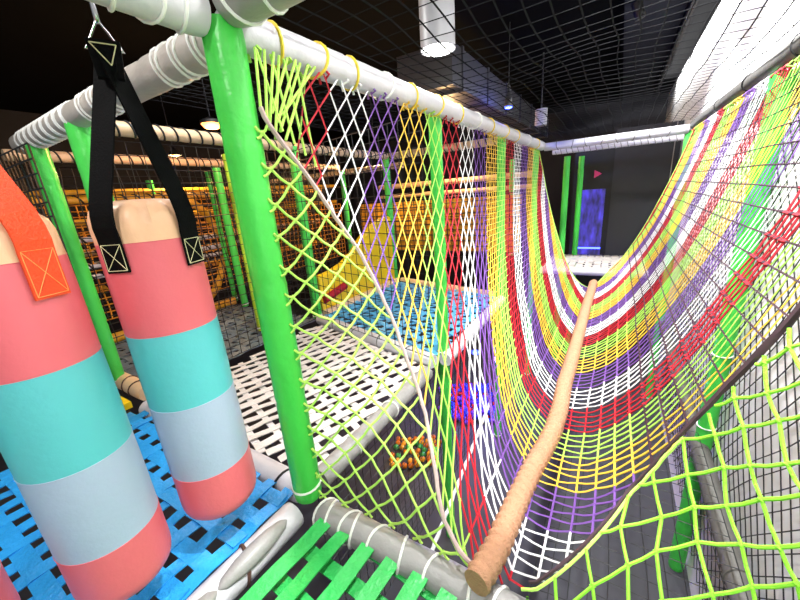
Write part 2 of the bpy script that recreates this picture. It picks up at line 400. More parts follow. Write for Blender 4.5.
# ------------------------------------------------------------------ the crocheted bridge net
XC, ZB, ZN = -.22, .03, 1.95
XN0, XN1 = -1.17, .76
_t = np.linspace(0, 1, 1201); _x = XN0 + (XN1 - XN0) * _t
_xi = np.where(_x < XC, (XC - _x) / (XC - XN0), (_x - XC) / (XN1 - XC))
_z = ZB + (ZN - ZB) * _xi ** 2
_d = np.r_[0, np.cumsum(np.hypot(np.diff(_x), np.diff(_z)))]; NETLEN = _d[-1]; _d /= _d[-1]
TB = float(np.interp(XC, _x, _d))
def sect(t): return float(np.interp(t, _d, _x)), float(np.interp(t, _d, _z))
TT = [0, .06, .15, .3, .4, .45, .5, .55, .62, .75, 1.0]
YS = {1: [1.25, 1.1, .85, .45, .2, .0, -.15, -.2, -.25, -.2, -.1],
      2: [2.76, 2.6, 2.34, 1.84, 1.40, 1.12, .84, .82, .80, .78, .75],
      3: [4.55, 4.25, 3.86, 3.10, 2.54, 2.23, 2.02, 1.90, 1.86, 1.90, 1.75],
      4: [6.6, 6.2, 5.50, 4.62, 3.95, 3.52, 3.18, 3.25, 3.22, 3.14, 3.2],
      5: [8.5, 8.0, 7.2, 6.1, 5.4, 4.95, 4.35, 4.5, 4.63, 4.6, 4.7],
      6: [10.2, 9.6, 8.8, 7.6, 6.8, 6.3, 5.7, 5.9, 6.2, 6.2, 6.3]}
FAR_T, FAR_Y = [0, .19, .33, .45, .50, .55, .68, 1], [6.38, 6.1, 5.8, 5.25, 5.1, 5.9, 6.25, 6.35]
NEA_T = [0, .06, .11, .18, .22, .26, .33, .36, .40, .43, .46, .50, .52, .60, .64, .67, .71, .78, .9, 1.0]
NEA_Y = [.92, .93, 1.06, 1.20, 1.23, 1.25, 1.21, 1.17, 1.06, .95, .90, .91, .93, 1.27, 1.34, 1.36, 1.38, 1.37, 1.36, 1.34]
TT_a = np.array(TT); S_k = np.array(sorted(YS))
def ynet(s, t):
    col = [float(np.interp(t, TT_a, YS[k])) for k in S_k]
    if s >= 6: return col[-1] + (s - 6) * 1.4
    return float(np.interp(s, S_k, col))
def ynear(t): return float(np.interp(t, NEA_T, NEA_Y))
def yfar(t): return float(np.interp(t, FAR_T, FAR_Y))
def npt(t, y):
    x, z = sect(t)
    return V3(x, y, z)
NT = 96
DS = .04
srows = [.8 + DS * i for i in range(int((6.3 - .8) / DS))]
bridge = thing('crochet_net_bridge', 'U-shaped crocheted rope net bridge striped red, white, purple, yellow and lime', 'net bridge', (XC, YB, 0))
def sm(a, b, x):
    x = min(1, max(0, (x - a) / (b - a))); return x * x * (3 - 2 * x)
def dia(s, t):   # 1 = open diamonds, 0 = ladder
    return (1 - sm(.40, .50, t)) * (1 - sm(2.1, 2.7, s + 0.0 * t))
TRI = [1, 0, -1, 0]
P = {}; W = {}
for i, s in enumerate(srows):
    for j in range(NT + 1):
        t = j / NT
        w = dia(s, t)
        amp = lerp(.14, .5, w) * DS * TRI[(j + (2 if i % 2 else 0)) % 4]
        y = ynet(s + amp, t)
        if w < .5: y += .006 * noise.noise(V3(i * .7, j * .35, 3))
        P[i, j] = y; W[i, j] = w
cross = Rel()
names = ['red', 'white', 'purple', 'yellow', 'band_lime']
bands = {}
for i, s in enumerate(srows):
    q = (s - 1 + .1) / .2
    bands.setdefault(int(math.floor(q)), []).append(i)
def bump3(p, i, j):   # slight slack so that the net is not mathematically smooth
    return p + V3(.008 * noise.noise(p * 2.1), 0, .008 * noise.noise(p * 2.1 + V3(9, 4, 1)))
for q, rows, ta, tb in [(q, rows, a, b_) for q, rows in bands.items() for a, b_ in (((0, .48), (.48, 1)) if q < 5 or q > 24 else ((0, 1),))]:
    if q >= 26: continue
    mb = Rel(); name = names[q % 5]
    for i in rows:
        s = srows[i]
        for j in range(NT):
            t0, t1 = j / NT, (j + 1) / NT
            if not ta <= t0 < tb: continue
            y0, y1 = P[i, j], P[i, j + 1]
            a0, a1 = y0 - ynear(t0), y1 - ynear(t1); f0, f1 = yfar(t0) - y0, yfar(t1) - y1
            lo, hi = 0., 1.
            for (g0, g1) in ((a0, a1), (f0, f1)):
                if g0 < 0 and g1 < 0: lo, hi = 1, 0; break
                if g0 < 0: lo = max(lo, g0 / (g0 - g1))
                elif g1 < 0: hi = min(hi, g0 / (g0 - g1))
            if hi - lo < .02: continue
            pa = npt(lerp(t0, t1, lo), lerp(y0, y1, lo)); pb = npt(lerp(t0, t1, hi), lerp(y0, y1, hi))
            near = pa.y
            r = lerp(.0044, .0026, sm(.58, .72, t0)) if t0 > .45 else lerp(.0042, .0029, sm(2.4, 3.2, near))
            if q == 10 and t0 > .6: r = .0044
            mb.edge(bump3(pa, i, j), bump3(pb, i, j), r, 4)
            if q == 10 and t0 > .6 and j % 2 == 0 and lo == 0: mb.knot(bump3(pa, i, j), .0125)
            # link to the next row
            if (i + 1, j) in P and j > 0:
                w = W[i, j]; t = t0
                allj = t < .42 and w < .4
                ok = (allj or j % 2 == 0) if w < .4 else False
                yn = P[i + 1, j]
                if w >= .4 and w < .97: ok = TRI[(j + (2 if i % 2 else 0)) % 4] == 1
                if ok and a0 > 0 and f0 > 0 and yfar(t) - yn > 0:
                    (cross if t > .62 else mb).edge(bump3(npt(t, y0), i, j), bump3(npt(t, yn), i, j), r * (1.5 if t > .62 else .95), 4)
                    if near < 3.6 and .42 < t < .6: mb.knot(bump3(npt(t, y0), i, j), r * 1.9)
                elif w >= .4 and TRI[(j + (2 if i % 2 else 0)) % 4] == 1 and a0 > 0:
                    mb.knot(bump3(npt(t, y0), i, j), r * 1.9)
    if mb.v:
        mb.part('net_band', M[name], bridge, smooth=True, label=name.replace('band_', '') + ' band of the net')
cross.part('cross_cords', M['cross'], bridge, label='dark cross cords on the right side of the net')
# edge cords, hanging loops
mb = Rel(); mb.tube([bump3(npt(t, ynear(t)), 0, 0) for t in np.linspace(.05, .47, 60)], .009, 6, rf=lambda L, a: 1 + .18 * math.sin(L * 260 + a)); mb.part('edge_cord', M['hem'], bridge, label='pale twisted edge cord')
mb = Rel(); mb.tube([bump3(npt(t, ynear(t)), 0, 0) for t in np.linspace(.51, .66, 40)], .006, 6, rf=lambda L, a: 1 + .2 * math.sin(L * 260 + a)); mb.part('edge_cord', M['pale_lime'], bridge, label='pale lime edge cord')
mb = Rel(); mb.tube([bump3(npt(t, ynear(t) + .02), 0, 0) + V3(0, 0, .012) for t in np.linspace(.515, 1, 90)], .0115, 6, rf=lambda L, a: (.55 + .45 * sm(.6, 1.1, L)) * (1 + .35 * noise.noise(V3(L * 22, a, 1)))); mb.part('edge_cord', M['dark_hem'], bridge, label='dark edge cord')
mb = Rel(); mb.tube([bump3(npt(t, yfar(t)), 0, 0) for t in np.linspace(0, 1, 90)], .008, 5); mb.part('edge_cord', M['band_lime'], bridge, label='lime edge cord at the far end')
for side, xx, col_n in ((0, XL, 46), (1, XRB, 50)):
    for k in range(col_n):
        y = .95 + 5.35 * (k + .5) / col_n if side == 0 else 1.4 + 4.9 * (k + .5) / col_n
        tt = 0 if side == 0 else 1
        ss = float(np.interp(y, [ynet(s, tt) for s in srows], srows))
        nm = names[int(math.floor((ss - .9) / .2)) % 5]
        p = npt(tt, y); d = 1 if side == 0 else -1
        mb = Rel(); dy = rnd.uniform(-.03, .03)
        mb.tube([p + V3(0, 0, -.03), V3(p.x + d * .03, y + dy * .5, 1.93), V3(p.x + d * .0, y + dy, 1.965), V3(p.x - d * .03, y + dy, 1.95), p + V3(-d * .02, dy, -.05)], .006, 5)
        mb.part('loop', M[nm], bridge)

# near lime nets on both sides of the entrance
def lime_net(label, K, Q, z0, z1, pitch, aspect, r, m, kr=2.0, jitter=.012, sag=0.0, shear=0.):
    """diamond net filling the sheet between curve K(z) and curve Q(z)"""
    def pos(d, z):
        a, c = Q(z), K(z); L = (c - a).length
        f = d / max(L, 1e-6)
        p = a.lerp(c, f)
        p.y += sag * math.sin(PI * min(1, max(0, f))) * min(1, L * 2)
        return p
    def inside(d, z): return z0 <= z <= z1 and 0 <= d <= (K(z) - Q(z)).length
    mb = MB(); hx, hz = pitch / 2, pitch * aspect / 2
    nd, nz = int(2.4 / hx) + 2, int((z1 - z0) / hz) + 4
    node = {}
    for i in range(-2, nd):
        for j in range(-2, nz):
            if (i + j) % 2 == 0:
                z = z0 + j * hz + .3 * hz + rnd.uniform(-jitter, jitter); d = i * hx + .35 * hx + rnd.uniform(-jitter, jitter) + shear * (z - z0)
                node[i, j] = (d, z)
    for (i, j), (d, z) in node.items():
        if inside(d, z): mb.knot(pos(d, z), r * kr)
        for dj in (1, -1):
            o = node.get((i + 1, j + dj))
            if not o: continue
            K_ = 48; seg = []
            pts = [(lerp(d, o[0], q / K_), lerp(z, o[1], q / K_)) for q in range(K_ + 1)]
            ins = [inside(*p) for p in pts]
            if not any(ins): continue
            q0 = ins.index(True); q1 = K_ - ins[::-1].index(True)
            A = pos(*pts[q0]); B = pos(*pts[q1])
            mid = (A + B) / 2 + V3(0, 0, -.006)
            mb.edge(A, mid, r, 6); mb.edge(mid, B, r, 6)
    return mb
_tl = np.linspace(.05, .47, 90)
_pl = sorted([tuple(npt(t, ynear(t))) for t in _tl], key=lambda p: p[2])
def Kl(z): return V3(float(np.interp(z, [p[2] for p in _pl], [p[0] for p in _pl])), float(np.interp(z, [p[2] for p in _pl], [p[1] for p in _pl])), z)
def Ql(z): return V3(-1.125, .895, z)
mb = lime_net('', Kl, Ql, .0, 1.72, .128, .98, .0054, 'pale_lime', jitter=.008, sag=.03)
# strands lashed up from the cord to the beam
for k in range(9):
    a = V3(-1.125 + .006 * (k % 3), .955 + .035 * k, 1.925)
    mb.edge(a, (-1.112 + .01 * (k % 2), .925 + .012 * k, 1.72 - .03 * (k % 4)), .0055, 6)
for k in range(4):
    mb.edge((-1.125, .96 + .06 * k, 1.92), (-1.10, 1.0 + .05 * k, 1.66 - .04 * k), .005, 6)
o = mb.build('lime_rope_net', M['pale_lime'], smooth=True)
tag(o, 'pale lime rope net with open diamonds between the front green post and the net bridge', 'rope net')
_pr = sorted([tuple(npt(t, ynear(t))) for t in np.linspace(.515, 1, 120)], key=lambda p: p[2])
def Kr(z): return V3(float(np.interp(z, [p[2] for p in _pr], [p[0] for p in _pr])), float(np.interp(z, [p[2] for p in _pr], [p[1] for p in _pr])), z)
def Qr(z): return V3(.72, .80, z)
def Kr2(z): return Kr(max(z, .04)) + V3(0, 0, min(0, z - .04))
mb = lime_net('', Kr2, Qr, .0, 1.75, .125, 1.1, .0056, 'lime', kr=1.9, jitter=.014, sag=.0)
o = mb.build('lime_rope_net', M['lime'], smooth=True)
tag(o, 'vivid lime rope net with big knots at the right front of the net bridge', 'rope net')

# wrapped rope along the bottom of the bridge
ROPE = [(-.305, .84, .075), (-.294, .90, .07), (-.281, 1.014, .055), (-.27, 1.184, .05), (-.258, 1.337, .05), (-.242, 1.504, .05), (-.214, 1.677, .05), (-.197, 1.831, .05), (-.192, 2.056, .05), (-.205, 2.385, .05), (-.2, 2.786, .05), (-.199, 3.278, .05), (-.2, 4.076, .05), (-.19, 4.97, .05), (-.19, 5.3, .05)]
pts = []
for i in range(len(ROPE) - 1):
    a, b_ = Vector(ROPE[i]), Vector(ROPE[i + 1]); k = max(2, int((b_ - a).length / .008))
    for q in range(k): pts.append(a.lerp(b_, q / k))
pts.append(Vector(ROPE[-1]))
# smooth the path
for _ in range(12):
    pts = [pts[0]] + [(pts[i - 1] + pts[i] * 2 + pts[i + 1]) / 4 for i in range(1, len(pts) - 1)] + [pts[-1]]
mb = MB(); mb.tube(pts, .047, 18, rf=lambda L, a: 1 + .10 * math.sin(2 * PI * L / .045 + a) + .04 * noise.noise(V3(L * 9, math.cos(a), math.sin(a))))
o = mb.build('walking_rope', M['hemp'], smooth=True, org=ROPE[0])
tag(o, 'thick tan cord-wrapped rope running along the bottom of the net bridge', 'rope')

# ------------------------------------------------------------------ black safety nets
def square_net(name, label, A, B, Cc, nu, nv, r, m='black_cord', cat='safety net', diamond=False, wob=.01, sides=3, rv=1.0):
    """sheet: corner A, edge vectors B-A and C-A"""
    A = Vector(A); U = Vector(B) - A; W = Vector(Cc) - A; N = U.cross(W).normalized(); mb = MB()
    def p(u, v):
        q = A + U * u + W * v
        e = min(u, 1 - u, v, 1 - v); e = min(1, e * 8)
        return q + N * (wob * 2.2 * e * noise.noise(q * 1.1)) + U.normalized() * (wob * e * noise.noise(q * 1.9 + V3(5, 0, 0))) + W.normalized() * (wob * e * noise.noise(q * 1.9 + V3(0, 7, 0)))
    if diamond:
        for i in range(nu * 2 + 1):
            for j in range(nv * 2 + 1):
                if (i + j) % 2: continue
                a = p(i / nu / 2, j / nv / 2)
                for dj in (1, -1):
                    if i + 1 <= nu * 2 and 0 <= j + dj <= nv * 2: mb.edge(a, p((i + 1) / nu / 2, (j + dj) / nv / 2), r, sides)
    else:
        for i in range(nu + 1):
            for j in range(nv): mb.edge(p(i / nu, j / nv), p(i / nu, (j + 1) / nv), r * rv, sides)
        for j in range(nv + 1):
            for i in range(nu): mb.edge(p(i / nu, j / nv), p((i + 1) / nu, j / nv), r, sides)
    o = mb.build(name, M[m], smooth=True); tag(o, label, cat); return o
square_net('ceiling_net', 'charcoal safety net stretched overhead above the net bridge', (-1.15, .96, 2.075), (.76, .96, 2.10), (-1.1, 6.4, 2.06), 20, 46, .0022, 'ceil_cord', wob=.03, rv=1.9)
square_net('ceiling_net', 'charcoal safety net sagging overhead left of the long white beam', (-2.7, 1.1, 2.12), (-1.22, 1.1, 2.075), (-2.7, 6.4, 2.12), 15, 50, .0028, 'ceil_cord', wob=.04)
square_net('side_net', 'black diamond safety net in front of the white wall on the right', (.86, .15, -1.9), (.86, 6.3, -1.9), (.86, .15, 1.93), 48, 25, .0036, diamond=True, wob=.012)
square_net('side_net', 'black square safety net standing on the front edge of the light blue platform', (-1.22, 2.35, .07), (-3.06, 2.82, .07), (-1.22, 2.35, 1.92), 17, 18, .004)
square_net('side_net', 'black square safety net hanging around the far left green post', (-3.35, .86, .03), (-4.5, .86, .03), (-3.35, .86, 1.9), 12, 20, .0065)
square_net('side_net', 'black safety net along the left side of the white belt floor', (-3.02, 1.08, .03), (-3.02, 2.8, .03), (-3.02, 1.08, 1.9), 17, 20, .0035)
square_net('side_net', 'black safety net hanging below the white belt floor beneath the net bridge', (-1.27, 1.0, -1.58), (-1.27, 4.4, -1.58), (-1.27, 1.0, -.14), 44, 19, .003)
square_net('floor_net', 'black safety net slung low under the lime net at the bottom right', (-.2, .95, -.55), (.70, .95, -.55), (-.2, 3.1, -.55), 11, 22, .0028, wob=.02)

# white twisted rope hanging below
mb = MB(); mb.tube([V3(-.72, 1.0, -.62).lerp(V3(-.80, 2.6, -.40), k / 60) for k in range(61)], .012, 8, rf=lambda L, a: 1 + .25 * math.sin(2 * PI * L / .04 + a))
tag(mb.build('guy_rope', M['white'], smooth=True), 'white twisted rope slanting below the left side of the net bridge', 'rope')

# ------------------------------------------------------------------ punching bags
def bag(bx, by, z0, z1, r, strap_m, thread_m, label, anchor, angles, lean=(0, 0), mats=('coral', 'bluegrey', 'teal', 'coral', 'cream'), patch_h=.13, fr=(0, .19, .457, .705, .978)):
    t = thing('punching_bag', label, 'punching bag', (bx, by, z0))
    H = z1 - z0
    fr = fr
    nm = ['bottom_band', 'lower_band', 'middle_band', 'upper_band', 'top_cap']
    n = 48
    def off(z): return V3(lean[0] * (z - z0) / H, lean[1] * (z - z0) / H, 0)
    def ring_v(mb, prof, rf=None):
        s = len(mb.v)
        for rr, z in prof:
            for k in range(n):
                a = 2 * PI * k / n; q = max(rr, 1e-4) * (rf(z, a) if rf else 1)
                mb.v.append(V3(bx + q * math.cos(a), by + q * math.sin(a), z) + off(z))
        for i in range(len(prof) - 1):
            for k in range(n):
                k2 = (k + 1) % n; mb.f.append((s + i * n + k, s + i * n + k2, s + (i + 1) * n + k2, s + (i + 1) * n + k))
    for b_ in range(5):
        mb = Rel(); zs = z0 + H * fr[b_]
        if b_ == 0:
            prof = [(0, z0), (r * .6, z0 - .004), (r * .86, z0 + .006), (r * .95, z0 + .022), (r * .99, z0 + .045)] + [(r, z0 + .06 + (H * fr[1] - .06) * k / 4) for k in range(5)]
            ring_v(mb, prof)
        elif b_ < 4:
            zt = z0 + H * fr[b_ + 1]
            ring_v(mb, [(r * (1 + .006 * math.sin(PI * k / 10)), zs + (zt - zs) * k / 10) for k in range(11)])
        else:
            prof = [(r, zs), (r * .995, zs + .04), (r * .965, zs + .075), (r * .89, zs + .105), (r * .72, zs + .128), (r * .4, zs + .135), (0, zs + .130)]
            ring_v(mb, prof, lambda z, a: 1 + .10 * max(0, (z - zs) / .16) * math.sin(a * 14 + 2 * math.sin(a * 3)))
        mb.part(nm[b_], M[mats[b_]], t)
        if 0 < b_:
            mb = Rel(); c = V3(bx, by, zs) + off(zs)
            mb.tube([c + V3(1.002 * r * math.cos(2 * PI * k / n), 1.002 * r * math.sin(2 * PI * k / n), 0) for k in range(n)], .0012, 4, closed=True)
            mb.part('seam', M[mats[b_ - 1]], t)
    zc = z0 + H * fr[4]
    anchor = Vector(anchor)
    for k, (ang, zb, w) in enumerate(angles):
        dirv = V3(math.cos(ang), math.sin(ang), 0); side = V3(-math.sin(ang), math.cos(ang), 0)
        rr = r + .005
        base = lambda z, q=rr: V3(bx, by, z) + off(z) + dirv * q
        pb = base(zb); pk = base(zc + .02, r * 1.045); ps = base(zc + .085, r * 1.09)
        top = anchor + V3(0, 0, -.01) + side * (.012 * (k - .5)) + dirv * .006
        path = [pb, pb.lerp(pk, .5), pk, pk.lerp(ps, .5), ps]
        for q in range(1, 13): path.append(ps.lerp(top, q / 12))
        for _ in range(2):
            path = path[:4] + [(path[i - 1] + path[i] * 2 + path[i + 1]) / 4 for i in range(4, len(path) - 1)] + [path[-1]]
        mb = Rel(); mb.ribbon(path, side, w, .006); sp = mb.part('strap', M[strap_m], t, smooth=False)
        # stitched box with a cross
        mb = Rel(); h = patch_h; e = w * .44
        cs = [base(zb + .008, rr + .0045) + side * -e, base(zb + .008, rr + .0045) + side * e, base(zb + h, rr + .0045) + side * e, base(zb + h, rr + .0045) + side * -e]
        for a, c in ((0, 1), (1, 2), (2, 3), (3, 0), (0, 2), (1, 3)): mb.edge(cs[a], cs[c], .0011, 4)
        o = mb.part('stitching', M[thread_m], t); o.parent = sp
    return t
BX, BY = -1.395, .592
a_cam = math.atan2(-BY, -BX)
a_cam = math.atan2(0 - BY, 0 - BX)
anc = V3(-1.39, .607, 1.935)
bag(BX, BY, .165, 1.34, .15, 'black_web', 'thread', 'coral, teal and blue-grey striped punching bag on black straps', anc - V3(0, 0, .045), [(a_cam + .86, 1.218, .085), (a_cam - .70, 1.225, .075)], lean=(-.018, .0), patch_h=.09)
# its triangle ring, hook and chain
t = thing('hanging_hook', 'silver snap hook and triangle ring holding the black straps of the bag', 'hook', tuple(anc))
sidev = V3(.39, .92, 0)
mb = Rel(); mb.tube([anc + V3(0, 0, .035), anc - sidev * .045 + V3(0, 0, -.045), anc + sidev * .045 + V3(0, 0, -.045)], .006, 8, closed=True); mb.part('triangle_ring', M['steel'], t)
mb = Rel(); c = anc + V3(0, 0, .105)
mb.tube([c + V3(.92, -.39, 0) * (.016 * math.cos(2 * PI * k / 20)) + V3(0, 0, .075 * math.sin(2 * PI * k / 20)) for k in range(20)], .0075, 8, closed=True); mb.part('snap_hook', M['steel'], t)
mb = Rel(); c = anc + V3(0, 0, .215); s2 = V3(.92, -.39, 0)
mb.tube([c + s2 * (.016 * math.cos(2 * PI * k / 16)) + V3(0, 0, .05 * math.sin(2 * PI * k / 16)) for k in range(16)], .006, 8, closed=True); mb.part('chain_link', M['steel'], t)
beam((-1.42, .92, 2.22), (-1.42, -.9, 2.22), .03, 'thin steel rail overhead from which the bags hang', m='steel', seed=31, name='steel_rail', cat='rail')
cd = V3(.87, -.38, .33).normalized()
mb = Rel(); q = anc + V3(0, 0, -.045); pl = [q + sidev * -.042, q + sidev * .042, q + sidev * .034 + V3(0, 0, -.075), q + sidev * .03 + V3(0, 0, -.10), q + sidev * -.036 + V3(0, 0, -.10)]
mb.v = [p + cd * .044 for p in pl] + [p + cd * .03 for p in pl]; mb.f = [(4, 3, 2, 1, 0), (5, 6, 7, 8, 9)] + [(k, (k + 1) % 5, 5 + (k + 1) % 5, 5 + k) for k in range(5)]
hd = mb.part('strap_head', M['black_web'], t, smooth=False)
mb = Rel(); tr = [q + sidev * -.034 + V3(0, 0, -.012) + cd * .046, q + sidev * .03 + V3(0, 0, -.012) + cd * .046, q + sidev * .006 + V3(0, 0, -.068) + cd * .046]
for k in range(3): mb.edge(tr[k], tr[(k + 1) % 3], .0016, 4)
mb.part('stitching', M['thread'], t).parent = hd
B1 = (-1.395, .225)
a1 = math.atan2(-B1[1], -B1[0])
bag(B1[0], B1[1], .165, 1.315, .143, 'orange_web', 'orange_thread', 'big coral, teal and blue-grey striped punching bag on orange straps in the left foreground', (-1.45, .17, 1.87), [(a1 + .53, 1.20, .085), (a1 + PI - .7, 1.185, .085)], lean=(-.055, .0), fr=(0, .19, .455, .725, .99))
t = thing('hanging_hook', 'silver hook holding the orange straps of the left foreground bag', 'hook', (-1.45, .17, 1.9))
mb = Rel(); c = V3(-1.44, .17, 2.02); mb.tube([c + V3(.02 * math.cos(2 * PI * k / 16), 0, .17 * math.sin(2 * PI * k / 16)) for k in range(16)], .006, 8, closed=True); mb.part('snap_hook', M['steel'], t)
B2 = (-1.52, -.15)
a2 = math.atan2(-B2[1], -B2[0])
bag(B2[0], B2[1], .20, 1.33, .143, 'black_web', 'thread', 'striped punching bag mostly cut off at the bottom left corner', (-1.5, -.14, 1.87), [(a2 + 1.2, 1.165, .08), (a2 - 1.4, 1.165, .08)])

# ------------------------------------------------------------------ background at left
GB = 'dim padded beams of the play frame in the background'
k = 0
LB = ['cream padded beam with dark lacing above the back of the light blue platform', 'warm lit padded beam above the left edge of the light blue platform',
      'padded overhead beam left of the light blue platform nearest to the warm lamp', 'padded overhead beam deep in the left background', 'padded overhead beam running back from the far left green post']
for a, b_, lab in (((-3.1, 4.85, 1.98), (-1.25, 4.85, 1.98), LB[0]), ((-3.1, 2.98, 1.98), (-3.1, 4.78, 1.98), LB[1]), ((-3.0, 1.08, 1.98), (-3.08, 2.86, 1.98), LB[2]),
                   ((-7.2, 5.6, 1.9), (-3.3, 5.6, 1.9), LB[3]), ((-4.6, 1.0, 1.98), (-4.6, 5.4, 1.98), LB[4])):
    beam(a, b_, .05, lab, m='beige_pvc', seed=40 + k, wrap=(.10, .05, (Vector(b_) - Vector(a)).length - .05, 'black_cord'), tt=.008); k += 1
beam((-6.6, 1.0, 1.75), (-6.6, 7.5, 1.75), .05, 'amber padded rail across the deep left background', m='amber_pvc', seed=50)
beam((-6.6, 1.0, 1.35), (-6.6, 7.5, 1.35), .045, 'lower amber padded rail across the deep left background', m='amber_pvc', seed=51)
beam((-5.4, 7.9, 1.62), (-1.5, 7.9, 1.62), .06, 'orange-lit padded rail behind the light blue platform', m='beige_pvc', seed=52)
beam((-5.4, 7.95, 1.38), (-1.5, 7.95, 1.38), .05, 'lower orange-lit padded rail behind the light blue platform', m='beige_pvc', seed=53)
for x, y, lab in ((-4.62, 2.95, 'slim green post in the background left of the light blue platform'), (-4.6, 5.5, 'slim green post far behind the yellow panel'), (-6.6, 3.0, 'slim green post deep in the left background'), (-1.9, 7.6, 'slim green post far behind the net bridge wall')):
    post(x, y, -.02 if True else 0, 1.92, .05, lab, seed=60 + int(x * 7))
# amber climbing wall behind the platform, covered by net
mb = Rel(); t = thing('padded_wall', 'amber padded wall behind the light blue platform covered with black net', 'padded wall', (-3.2, 6.7, .1))
for i in range(8):
    for j in range(3):
        mb = Rel(); mb.box((-4.95 + i * .46, 6.75, .36 + j * .36), .44, .12, .34); mb.part('foam_block', M['amber_pvc'], t, smooth=False)
square_net('side_net', 'black net in front of the amber padded wall at the back', (-5.2, 6.62, .1), (-1.35, 6.62, .1), (-5.2, 6.62, 1.3), 34, 11, .010, wob=.02)
square_net('rope_net', 'amber rope net in the dim left background', (-5.6, 1.0, .1), (-5.6, 6.5, .1), (-5.6, 1.0, 1.3), 50, 13, .010, 'orange_cord', cat='rope net', wob=.04)
square_net('rope_net', 'ochre rope net deep in the background above the grey belt floor', (-7.6, .5, .8), (-7.6, 7.5, .8), (-7.6, .5, 1.7), 60, 10, .012, 'orange_cord', cat='rope net', wob=.05)
# yellow padded hoop and ramp seen between bag and post
t = thing('padded_hoop', 'yellow padded hoop hanging in the background between the striped bag and front post', 'hoop', (-5.2, 3.1, .2))
mb = Rel(); mb.tube([V3(-5.2 + .05 * math.sin(k), 2.75 + .45 * math.sin(PI * k / 16), .1 + 1.5 * k / 16) for k in range(17)], .05, 10, rf=lambda L, a: 1 + .12 * math.sin(L * 60)); mb.part('foam_tube', M['amber_pvc'], t)
beam((-3.15, 1.0, .0), (-4.85, 1.0, .0), .07, 'peach padded floor beam seen between the two big bags', m='peach_pvc', seed=70, ties=(.15, .3, .6), tie='brown_cord')
beam((-4.95, 1.05, .02), (-4.95, 3.0, .02), .06, 'orange padded edge of the dim grey belt floor', m='amber_pvc', seed=71)
t = thing('warning_strip', 'yellow and black striped warning strip beside the blue belt floor', 'warning strip', (-3.12, .7, .0))
mb = Rel(); mb.box((-3.14, .55, .01), .18, .6, .05); mb.part('strip', M['yellow_pvc'], t, smooth=False)
for q in range(5):
    mb = Rel(); mb.box((-3.12, .32 + q * .11, .037), .12, .03, .006, rot=.5); mb.part('black_mark', M['lamp_black'], t, smooth=False)
# pale rails put in as streaks of white glare
for q, (z, y0, y1) in enumerate(((1.16, .9, 2.0), (.84, .9, 3.4), (.72, 1.0, 3.3), (1.0, 2.3, 3.4))):
    beam((-5.3, y0, z), (-5.3, y1, z), .03, ['pale rail standing in for glare in the left background', 'second pale glare rail in the left background', 'third pale glare rail in the left background, just below another', 'short pale glare rail in the left background nearest to the front green post'][q], seed=80 + q, wrap=(.12, .03, y1 - y0 - .03, 'black_cord'), tt=.012)
for q, (x, z, y0, y1, mt, lab) in enumerate(((-5.7, 1.62, .9, 6.0, 'amber_pvc', 'upper ochre foam rail in front of the amber rope net'), (-5.75, .98, .9, 6.0, 'beige_pvc', 'middle tan foam rail in front of the amber rope net'),
                                   (-5.75, .52, .9, 6.0, 'amber_pvc', 'low ochre foam rail in front of the amber rope net'), (-7.7, .62, .6, 7.0, 'grey_pvc', 'dull grey foam rail under the ochre rope net'),
                                   (-7.9, .2, .6, 7.0, 'white_pvc', 'off-white foam rail low in the deep left background'))):
    beam((x, y0, z), (x, y1, z), .045, lab, m=mt, seed=100 + q, wrap=(.16, .05, y1 - y0 - .05, 'black_cord'), tt=.012)
square_net('side_net', 'coarse black net hanging in the left background in front of the ochre rails', (-4.75, 1.0, .0), (-4.75, 5.2, .0), (-4.75, 1.0, 1.9), 44, 22, .006, wob=.05)
square_net('side_net', 'slanting black net in the left background behind the dim grey belt floor', (-5.0, 3.1, .0), (-3.2, 3.3, .0), (-5.0, 3.1, 1.9), 20, 22, .006, wob=.04)
post(-5.0, 3.05, 0, 1.92, .035, 'thin green post standing behind the dim grey belt floor', seed=111)
post(-3.45, 2.33, 0, 1.92, .03, 'thin yellow-green pole just behind the front green post', m='lime_pvc', seed=112)

# ------------------------------------------------------------------ ball pit under the bridge
bm_src = {}
def ball_mesh(kind):
    if kind not in bm_src:
        mb = MB(); n = 14
        mb.lathe([(.04 * math.sin(PI * k / 10), -.04 * math.cos(PI * k / 10)) for k in range(11)], n)
        me = bpy.data.meshes.new('ball'); me.from_pydata([tuple(v) for v in mb.v], [], mb.f)
        me.materials.append(M['ball_' + kind]); me.polygons.foreach_set('use_smooth', [True] * len(me.polygons))
        bm_src[kind] = me
    return bm_src[kind]
def balls(cx, cy, sx, sy, nx, ny, layers, kinds, where):
    for l in range(layers):
        for i in range(nx):
            for j in range(ny):
                kd = rnd.choice(kinds)
                o = bpy.data.objects.new('plastic_ball', ball_mesh(kd)); COL.objects.link(o)
                if rnd.random() < .16: COL.objects.unlink(o); bpy.data.objects.remove(o); continue
                du, dv = (i - nx / 2 + .5 * (l % 2)) * .088 + rnd.uniform(-.003, .003), (j - ny / 2 + .5 * (l % 2)) * .088 + rnd.uniform(-.003, .003)
                du += .03 * math.sin(dv * 9); dv += .03 * math.sin(du * 8)
                o.location = (cx + du * .9 - dv * .43, cy + du * .43 + dv * .9, ZF + .041 + l * .064)
                tag(o, '%s plastic ball in the ball heap %s' % (kd, where), 'ball', 'plastic balls ' + where)
balls(-1.9, 5.0, 0, 0, 11, 12, 2, ['blue', 'violet', 'blue', 'violet', 'blue', 'red'], 'under the blue lamp below the bridge')
balls(-2.15, 3.6, 0, 0, 8, 7, 1, ['orange', 'amber', 'orange', 'green', 'amber'], 'under the warm lamp below the white floor')

